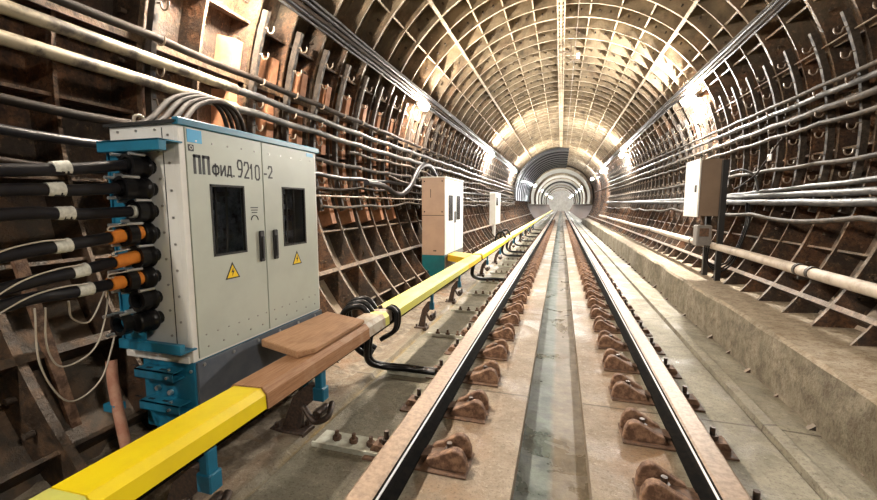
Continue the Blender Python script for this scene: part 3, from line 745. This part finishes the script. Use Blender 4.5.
b=MB(); b.box(x1-.012,x1+.004,ya+.02,yb,.05,zb-.01); b.build('plinth_panel',M['boxshade'] if False else M['meter'],c2)
b=MB()
for x in (x0+.05,x1-.06):
    for yy in (ya+.08,yb-.08): b.box(x-.03,x+.03,yy-.03,yy+.03,-.16,.03)
b.build('feet',M['teal'],c2)
# yellow branch duct to cabinet 2
b=MB(); b.prism([(-1.85,7.0),(-1.53,7.0),(-1.545,6.72),(-1.40,6.55),(-1.40,7.15),(-1.545,7.42),(-1.85,7.55)][:7],'z',.30,.40)
br=MB()
br.add([(-1.93,7.05,.31),(-1.93,7.6,.31),(-1.545,7.35,.31),(-1.545,6.75,.31),(-1.93,7.05,.42),(-1.93,7.6,.42),(-1.545,7.35,.42),(-1.545,6.75,.42)],
       [(3,2,1,0),(4,5,6,7),(0,1,5,4),(1,2,6,5),(2,3,7,6),(3,0,4,7)])
tag(br.build('branch_duct',M['orangeyellow']),'orange yellow branch duct joining the third rail cover to the second cabinet','duct')
# third small cabinet
c3=empty('wall_cabinet',(0,0,0)); tag(c3,'small pale narrow cabinet on the left wall beyond the second cabinet','cabinet')
b=MB(); b.box(-2.42,-2.2,14.4,15.6,.62,1.76,0,b=.01); b.build('body',M['boxwhite'],c3)
b=MB(); b.box(-2.2,-2.19,14.5,15.0,1.3,1.6); b.build('window_pane',M['darkglass'],c3)
b=MB(); b.box(-2.38,-2.3,14.9,15.1,-.1,.62); b.build('post',M['boxwhite'],c3)

# ------------------------------------------------------------------ right wall box on posts
rb=empty('junction_box',(0,0,0)); tag(rb,'tall junction box with shade-darkened side and white door, on black posts above the right kerb','junction box')
b=MB(); b.box(1.875,2.125,6.55,7.18,1.165,1.955,0,b=.006)
b.build('body',M['boxshade'],rb)
b=MB(); b.box(1.85,1.876,6.54,7.19,1.15,1.965,0,b=.006); b.build('door',M['boxwhite'],rb)
b=MB(); b.box(1.835,1.85,6.62,6.66,1.5,1.6); b.build('handle',M['ink'],rb)
for k,yy in enumerate((6.48,7.0)):
    b=MB(); b.box(2.105,2.17,yy-.03,yy+.03,.24,1.93 if k==0 else 1.2); b.box(2.07,2.2,yy-.05,yy+.05,.24,.262); b.build('post',M['postblack'],rb)
for x,yy in ((1.92,7.0),(2.05,7.1)):
    b=MB(); b.cyl((x,yy,1.955),(x,yy,2.03),.02,10); b.cyl((x,yy,1.955),(x,yy,1.975),.03,8); b.build('cable_entry',M['hook'],rb)
mb=empty('meter_box',(2.0,6.7,.9)); tag(mb,'small grey meter box mounted below the tall junction box','meter box')
b=MB(); b.box(-.10,.09,-.06,.12,-.17,.13,b=.012); b.build('case',M['meter'],mb)
b=MB(); b.box(-.07,.05,-.068,-.058,-.03,.09,b=.004); b.cyl((-.02,.0,.13),(-.02,.0,.26),.022,10); b.build('cover',M['rustdark'],mb)
for i in range(3):
    r=.24-.035*i; c=(2.03+.01*i,6.62+.04*i,.66)
    pts=[(c[0]+.12*math.cos(a)*1.0+.0,c[1]+.02*i,c[2]+r*math.sin(a)) for a in [math.pi*.55+k*math.pi*1.45/12*-1 for k in range(0)]]
    pts=[(2.0+.01*i,6.6,.75),(2.01,6.6,.60-.03*i),(2.06,6.58,.50-.035*i),(2.16,6.52,.47-.035*i),(2.27,6.45,.58-.02*i),(2.34,6.42,.8),(2.40,6.4,1.1),(2.42,6.5,1.35)]
    loopcable([(p[0]+.01*i,p[1]-.02*i,p[2]) for p in pts],.011,['outer','middle','inner'][2-i]+' strand of the black cable coil hanging under the meter box',n=8,grp='cable coil under the meter box')
loopcable([(2.3,6.75,1.78),(2.38,6.6,1.80),(2.45,6.4,1.70),(2.47,6.3,1.5)],.014,'pale cable curving out behind the tall junction box',mat='greycable')

# pale pipe on the right wall
pp=empty('service_pipe',(2.12,0,.735))
b=MB(); b.tube([(0,yy,.006*math.sin(yy*1.3)) for yy in [0+.5*i for i in range(50)]],.050,14); b.build('pipe',M['whitepipe'],pp)
for yy in (1.6,4.25,4.45,7.6,10.8,14,17.2,20.4):
    b=MB(); b.cyl((0,yy-.02,0),(0,yy+.02,0),.058,14); b.box(-.01,.16,yy-.012,yy+.012,-.09,-.06); b.build('pipe_clamp',M['hanger'],pp)
tag(pp,'long dusty white service pipe running above the right kerb','pipe')



# ------------------------------------------------------------------ cable hangers on both walls
def make_hanger(side,near):
    # local frame: origin on ring centre line at (CX,0,CZ); side -1 left, +1 right
    a_lo,a_hi=(-15,24)
    root=empty('cable_hanger',(CX,0,CZ))
    def Q(r,a,yy):
        a=R_(a); return (side*r*math.cos(a),yy,r*math.sin(a))
    b=MB(); N=10
    vs=[];
    for i in range(N+1):
        a=a_lo+(a_hi-a_lo)*i/N
        vs+=[Q(2.73,a,-.02),Q(2.73,a,.02),Q(2.79,a,.02),Q(2.79,a,-.02)]
    fs=[]
    for i in range(N):
        o=i*4
        for q in range(4): fs.append((o+q,o+(q+1)%4,o+4+(q+1)%4,o+4+q))
    fs+=[(0,1,2,3),(N*4+3,N*4+2,N*4+1,N*4)]
    b.add(vs,fs,0)
    for i in range(14):   # slot perforations
        a=a_lo+1.5+(a_hi-a_lo-3)*i/13
        b.add([Q(2.7235,a-.5,-.01),Q(2.7235,a-.5,.01),Q(2.7235,a+.5,.01),Q(2.7235,a+.5,-.01)],[(0,1,2,3)],1)
    b.build('bar',[M['hanger'],M['seam']],root)
    ang=[-12,-7.5,-3,2,6.5,11,16,21]
    hk=MB()
    for a in ang:
        pts=[]
        c=Vector(Q(2.665,a,0))
        for k in range(9 if near else 5):
            w=math.pi*(1.0+k/(8 if near else 4))
            pts.append((c.x+side*(-.048)*math.cos(w)*-1,0,c.z+.048*math.sin(w)))
        pts=[(c.x-side*.034,0,c.z+.02)]+[(c.x-side*.034*math.cos(math.pi*k/6),0,c.z-.034*math.sin(math.pi*k/6)) for k in range(7)]+[(c.x+side*.036,0,c.z+.02),(c.x+side*.075,0,c.z+.022)]
        if near:
            q=MB(); q.tube([(p[0],p[1]-.0,p[2]) for p in pts],.007,6); q.build('hook',M['hook'],root)
        else: hk.tube(pts,.008,4)
    if not near: tag(hk.build('hooks',M['hook'],root),kind='stuff')
    return root
cnt={-1:0,1:0}
protos={}
for side in (-1,1):
    for near in (True,False): protos[(side,near)]=None
for side,nm in ((-1,'left'),(1,'right')):
    k=0
    for i,yy in enumerate(FY):
        if yy<1.0 or yy>24.8: continue
        if i%2==1 and yy<3.2 and side<0: continue
        if yy in (0,): continue
        near=yy<(9.5 if side>0 else 8)
        key=(side,near)
        if protos[key] is None: protos[key]=make_hanger(side,near); o=protos[key]
        else: o=copy_tree(protos[key])
        o.location=(CX,yy+.05,CZ)
        k+=1
        o['category']='cable hanger'; o['group']='slotted cable hangers on the %s wall'%nm
        if k<=8: 
            n8=['first','second','third','fourth','fifth','sixth','seventh','eighth'][k-1]
            o['label']='dark slotted cable hanger with pale hooks on the %s wall, %s from the camera'%(nm,n8)
        else: o['label']='dark slotted cable hanger in the distant row on the %s wall'%nm

# ------------------------------------------------------------------ long wall cables
def wallcable(ang,r,rad,mat,label,grp,y0=-1.5,y1=25.2,sag=.02,wob=0.,name='wall_cable',ph=0.,step=.25,slope=0.,n=8,pitch=1.0):
    pts=[]; yy=y0
    while yy<=y1:
        s=-.45*sag*abs(math.sin(math.pi*(yy-.25)/pitch))+wob*math.sin(yy*.8+ph)+wob*.4*math.sin(yy*1.9+ph*2)
        x,_,z=P(r,ang+slope*(yy-4),yy); pts.append((x,yy,z+s)); yy+=step
    b=MB(); b.tube(pts,rad,n); o=b.build(name,M[mat]); tag(o,label,'pipe' if 'pipe' in name else 'cable',grp); return o
gl='cables along the left wall'; gr='cables along the right wall'
wallcable(172.2,2.665,.040,'palepipe','upper of the two thick cream pipes at the top left, above the large cabinet','thick pipes on the left wall',sag=0,name='wall_pipe',n=12,y1=3.0)
wallcable(172.2,2.665,.033,'greycable','upper of the two thick grey cables continuing from the cream pipes on the left wall',gl,sag=.03,wob=.008,n=10,y0=3.0)
wallcable(175.5,2.665,.040,'palepipe','lower of the two thick cream pipes at the top left, above the large cabinet','thick pipes on the left wall',sag=0,name='wall_pipe',n=12,y1=3.0)
wallcable(175.5,2.665,.033,'greycable','lower of the two thick grey cables continuing from the cream pipes on the left wall',gl,sag=.03,wob=.008,n=10,y0=3.0)
wallcable(168.8,2.69,.03,'browncable','thin brown cable on the left wall just above the two thick cream pipes',gl,sag=.03)
wallcable(182.2,2.66,.028,'browncable','dark brown cable on the left wall, first below the two cream pipes',gl,sag=.04,wob=.012)
wallcable(185.5,2.66,.028,'cablejacket','black cable on the left wall, second below the two cream pipes',gl,sag=.04,wob=.015,ph=1)
wallcable(188.8,2.67,.018,'browncable','thin brown cable on the left wall behind the large cabinet',gl,sag=.06,wob=.03,ph=2)
wallcable(191.5,2.67,.013,'hook','thin pale straight wire on the left wall between the two cabinets',gl,sag=.0,y0=2.9)
wallcable(193,2.66,.018,'oldcable','wavy pale cable on the left wall, lowest between the two cabinets',gl,sag=.10,wob=.03,ph=.5,y0=4.2,pitch=1.7)
wallcable(179,2.66,.022,'oldcable','grey cable on the left wall under the cream pipes beyond the large cabinet',gl,sag=.05,wob=.05,ph=3,y0=5)
wallcable(184,2.63,.02,'oldcable','grey wavy cable on the left wall above the second cabinet',gl,sag=.06,wob=.06,ph=4.4,y0=6.2)
wallcable(190,2.63,.018,'greycable','grey cable on the left wall level with the second cabinet doors',gl,sag=.08,wob=.04,ph=5.5,y0=8.4)
# big black cable rising behind second cabinet
loopcable([(-2.50,5.0,1.62),(-2.52,5.6,1.60),(-2.48,6.1,1.48),(-2.45,6.5,1.62),(-2.44,7.0,1.98),(-2.46,7.6,2.08),(-2.5,8.2,1.9),(-2.5,8.6,1.5)],.04,'thick black cable arching up over the second cabinet',mat='cablejacket')
wallcable(12,2.66,.022,'oldcable','highest cable of the right wall, above a row of hooks',gr,sag=.02,slope=.25)
wallcable(10.2,2.67,.03,'greycable','thick grey cable second from the top on the right wall',gr,sag=.02,slope=.15)
wallcable(7.3,2.66,.034,'oldcable','thick cable third from the top on the right wall',gr,sag=.03,slope=.05)
wallcable(4.3,2.65,.024,'oldcable','cable fourth from the top on the right wall, level with the box top',gr,sag=.04,wob=.01,ph=2)
wallcable(-4.3,2.65,.024,'oldcable','grey cable on the right wall halfway down the junction box',gr,sag=.03,wob=.01,ph=1)
wallcable(-9.0,2.64,.026,'greycable','grey cable slanting down to the thick pair on the right wall',gr,sag=.02,slope=-.5,y1=9)
wallcable(-11.4,2.64,.036,'greycable','upper of the two thick grey cables passing behind the junction box',gr,sag=.01)
wallcable(-13.6,2.62,.038,'greycable','lower of the two thick grey cables passing behind the junction box',gr,sag=.02,slope=.15)
wallcable(-16.6,2.60,.024,'oldcable','pale wavy cable sagging lowest on the right wall',gr,sag=.10,wob=.02,ph=.3,pitch=2.0)
wallcable(20,2.77,.008,'hook','thin taut wire crossing the upper right wall',gr,sag=0)
# upper bundles
gb='cables of the upper left bundle'
for i,(a,r,rad,mat,l) in enumerate([(149.2,2.74,.018,'greycable','pale grey top cable of the upper left bundle'),(150.0,2.72,.022,'cablejacket','black upper cable of the upper left bundle'),(151.2,2.71,.02,'browncable','brown middle cable of the upper left bundle'),(152.2,2.73,.022,'cablejacket','black lower cable of the upper left bundle'),(153.0,2.75,.014,'greycable','thin grey bottom cable of the upper left bundle')]):
    wallcable(a,r,rad,mat,l,gb,sag=.012,wob=.008,ph=i*1.3)
gb='cables of the upper right bundle'
for i,(a,r,rad,mat,l) in enumerate([(35,2.74,.016,'greycable','pale grey top cable of the upper right bundle'),(34.2,2.72,.02,'cablejacket','black upper cable of the upper right bundle'),(33.2,2.72,.02,'browncable','brown lower cable of the upper right bundle'),(32.4,2.74,.016,'cablejacket','thin black bottom cable of the upper right bundle')]):
    wallcable(a,r,rad,mat,l,gb,sag=.012,wob=.008,ph=i*1.7)
b=MB()
wallcable(91.5,2.70,.006,'hook','thin wire strung along the crown of the vault',None,sag=0,y0=8.6)
wallcable(84,2.80,.006,'hook','thin wire strung right of the crown of the vault',None,sag=0,y0=2)
# white paper tag
q=MB(); q.box(2.44,2.455,5.98,6.06,1.86,1.94); q.cyl((2.45,6.02,1.94),(2.47,6.02,2.02),.004,6)
o=q.build('paper_tag',M['boxwhite']); tag(o,'small white tag hanging from a cable on the right wall','tag')
loopcable([(2.50,5.85,2.12),(2.45,6.0,1.94),(2.43,6.3,1.72),(2.42,6.6,1.62),(2.45,7.0,1.55)],.01,'thin dark cable looping down beside the white tag',mat='browncable')

# crown fixture: small sign bracket
cf=empty('ceiling_bracket',(.13,9.5,4.4)); tag(cf,'small pale bracket with a little box hanging from the crown of the vault','bracket')
b=MB(); b.box(-.03,.0,-.02,.02,0,.33); b.box(-.26,.0,-.02,.02,.17,.20); b.box(-.03,.16,-.02,.02,-.02,.02); b.build('frame',M['hook'],cf)
b=MB(); b.box(.09,.17,-.04,.04,.02,.13,b=.01); b.build('box',M['boxwhite'],cf)

# ------------------------------------------------------------------ lamps
def make_lamp(glow):
    root=empty('tunnel_lamp')
    # local +X points from the wall into the tunnel
    b=MB(); b.cyl((-.12,0,0),(-.03,0,0),.05,12); b.box(-.13,-.11,-.08,.08,-.06,.06,b=.006); b.tube([(-.03,-.11,0),(-.03,.11,0)],.052,12); b.build('housing',M['hanger'],root)
    b=MB(); N=9
    pts=[(.04,-.16+.32*i/(N-1),0) for i in range(N)]; rr=[.02,.055,.07,.076,.078,.076,.07,.055,.02]
    b.tube(pts,rr,12); b.build('lamp_glass',glow,root)
    b=MB()
    for yy in (-.07,0,.07):
        b.tube([(.04+.086*math.cos(w),yy,.086*math.sin(w)) for w in [math.pi*(k/8-.5) for k in range(9)]],.003,4)
    b.build('guard_wire',M['hanger'],root)
    return root
lp={}
LY=[(-1,2.8,'lampwarm',None),(-1,7.2,'lampwarm','brightly lit lamp on the left wall, nearest one in view'),(-1,14.8,'lampglow','second lit lamp along the left wall'),(-1,22.3,'lampglow','third lit lamp on the left, beside the black arch'),
    (1,8.7,'lampglow','brightly lit lamp on the right wall, nearest one in view'),(1,17.2,'lampglow','second lit lamp along the right wall'),(1,25.2,'lampglow','third small lit lamp on the right, beside the arch opening'),
    (-1,-1.6,'lampdim',None),(1,-.3,'lampdim',None),(-1,-5.2,'lampdim',None)]
for side,yy,g,l in LY:
    if l is None: l='lit tunnel lamp on the %s wall just outside the photo'%('left' if side<0 else 'right')
    key=g
    if key not in lp: lp[key]=make_lamp(M[g]); o=lp[key]
    else: o=copy_tree(lp[key])
    a=153.8 if side<0 else 29.0
    x,_,z=P(2.64,a,0)
    o.location=(x,yy,z)
    o.rotation_euler=(0,-R_(a+180) ,0) if True else None
    tag(o,l,'lamp','tunnel lamps')

# ------------------------------------------------------------------ far section: black umbrella sheet, whitewashed vaults
def shell(name,a0,a1,r,t,y0,y1,mat,n=40,cz=CZ,cx=CX):
    b=MB()
    vs=[]
    for i in range(n+1):
        a=R_(a0+(a1-a0)*i/n)
        for (rr,yy) in ((r,y0),(r+t,y0),(r+t,y1),(r,y1)): vs.append((cx+rr*math.cos(a),yy,cz+rr*math.sin(a)))
    fs=[]
    for i in range(n):
        o=i*4
        for q in range(4): fs.append((o+q,o+4+q,o+4+(q+1)%4,o+(q+1)%4))
    fs+=[(0,1,2,3),(n*4+3,n*4+2,n*4+1,n*4)]
    b.add(vs,fs,0,False)
    return b.build(name,mat)
um=empty('drip_shield',(CX,25.5,CZ)); tag(um,'glossy black arched drip shield under the vault deep in the tunnel','drip shield')
b=MB()
for k in range(9):
    y0=k*1.32; n=36
    for i in range(n):
        a=R_(80+(188-80)*i/n); a2=R_(80+(188-80)*(i+1)/n)
        r0=2.58;r1=2.64
        q=[(r0*math.cos(a),y0,r0*math.sin(a)),(r0*math.cos(a2),y0,r0*math.sin(a2)),(r1*math.cos(a2),y0+1.2,r1*math.sin(a2)),(r1*math.cos(a),y0+1.2,r1*math.sin(a))]
        b.add(q,[(0,1,2,3)],0,True)
        q2=[(r1*math.cos(a),y0+1.2,r1*math.sin(a)),(r1*math.cos(a2),y0+1.2,r1*math.sin(a2)),(r0*math.cos(a2),y0+1.32,r0*math.sin(a2)),(r0*math.cos(a),y0+1.32,r0*math.sin(a))]
        b.add(q2,[(0,1,2,3)],0,True)
    # front lip
for i in range(36):
    a=R_(80+(188-80)*i/36); a2=R_(80+(188-80)*(i+1)/36)
    b.add([(2.58*math.cos(a),0,2.58*math.sin(a)),(2.72*math.cos(a),-.02,2.72*math.sin(a)),(2.72*math.cos(a2),-.02,2.72*math.sin(a2)),(2.58*math.cos(a2),0,2.58*math.sin(a2))],[(0,1,2,3)],0)
b.build('sheet',M['umbrella'],um)
tag(shell('wall_far',-45,225,3.03,.15,37.6,112,M['rustdark'],60),kind='structure')
wn=['first','second','third','fourth','fifth','sixth','seventh']
yy=37.5; k=0
while yy<100:
    L=[7,7,8,9,10,10,12][k] if k<7 else 12
    v=shell('vault_panel',-12,192,2.66-.05*(k%2),.05,yy,yy+L-.5,M['vaultwhite'],48)
    tag(v,'%s pale arched vault lining section beyond the black drip shield'%wn[k],'vault lining','pale vault sections far down the tunnel')
    rg=shell('vault_rib',-12,192,2.50-.05*(k%2),.20,yy-.15,yy+.15,M['rim'] if k!=3 else M['darkarch'],48); rg.parent=v
    yy+=L; k+=1
    if k>=7: break
tag(shell('trim_3',0,360,.0,3.1,111.8,112,M['vaultwhite'],40),kind='structure')
lp['lampadded']=make_lamp(M['lampadded']); a=29.; x,_,z=P(2.5,a,0); lp['lampadded'].location=(x,52.0,z); lp['lampadded'].rotation_euler=(0,-R_(a+180),0); tag(lp['lampadded'],'tiny lit lamp far down the right side of the tunnel','lamp','tunnel lamps')
for i,(side,yy) in enumerate([(1,31.),(-1,37.85),(1,44.85),(-1,51.85),(1,59.85),(-1,68.85),(1,78.85),(-1,88.85),(1,88.85),(-1,101.5),(1,101.5),(-1,106),(1,106)]):  # added lamps brighten the pale vaults and tunnel end, most hidden by ribs
    c=copy_tree(lp['lampadded']); a=153.5 if side<0 else 29.
    rr=2.5; x,_,z=P(rr,a,0); c.location=(x,yy,z); c.rotation_euler=(0,-R_(a+180),0)
    tag(c,'added lamp brightening the far %s side of the tunnel'%('left' if side<0 else 'right'),'lamp','tunnel lamps')

# ------------------------------------------------------------------ world, camera, colour
w=bpy.data.worlds.new('world'); sc.world=w; w.use_nodes=True
w.node_tree.nodes['Background'].inputs[0].default_value=(1,.92,.82,1); w.node_tree.nodes['Background'].inputs[1].default_value=.05
cam=bpy.data.cameras.new('camera'); co=bpy.data.objects.new('camera',cam); col.objects.link(co)
cam.sensor_width=36; cam.lens=36*405/877; cam.clip_start=.02; cam.clip_end=300
co.location=(.015,0,1.32); co.rotation_euler=(R_(90-6.34),0,R_(16.732))
sc.camera=co
vs_=sc.view_settings; vs_.view_transform='Standard'; vs_.look='None'; vs_.gamma=1; vs_.use_curve_mapping=False; vs_.exposure=-0.6
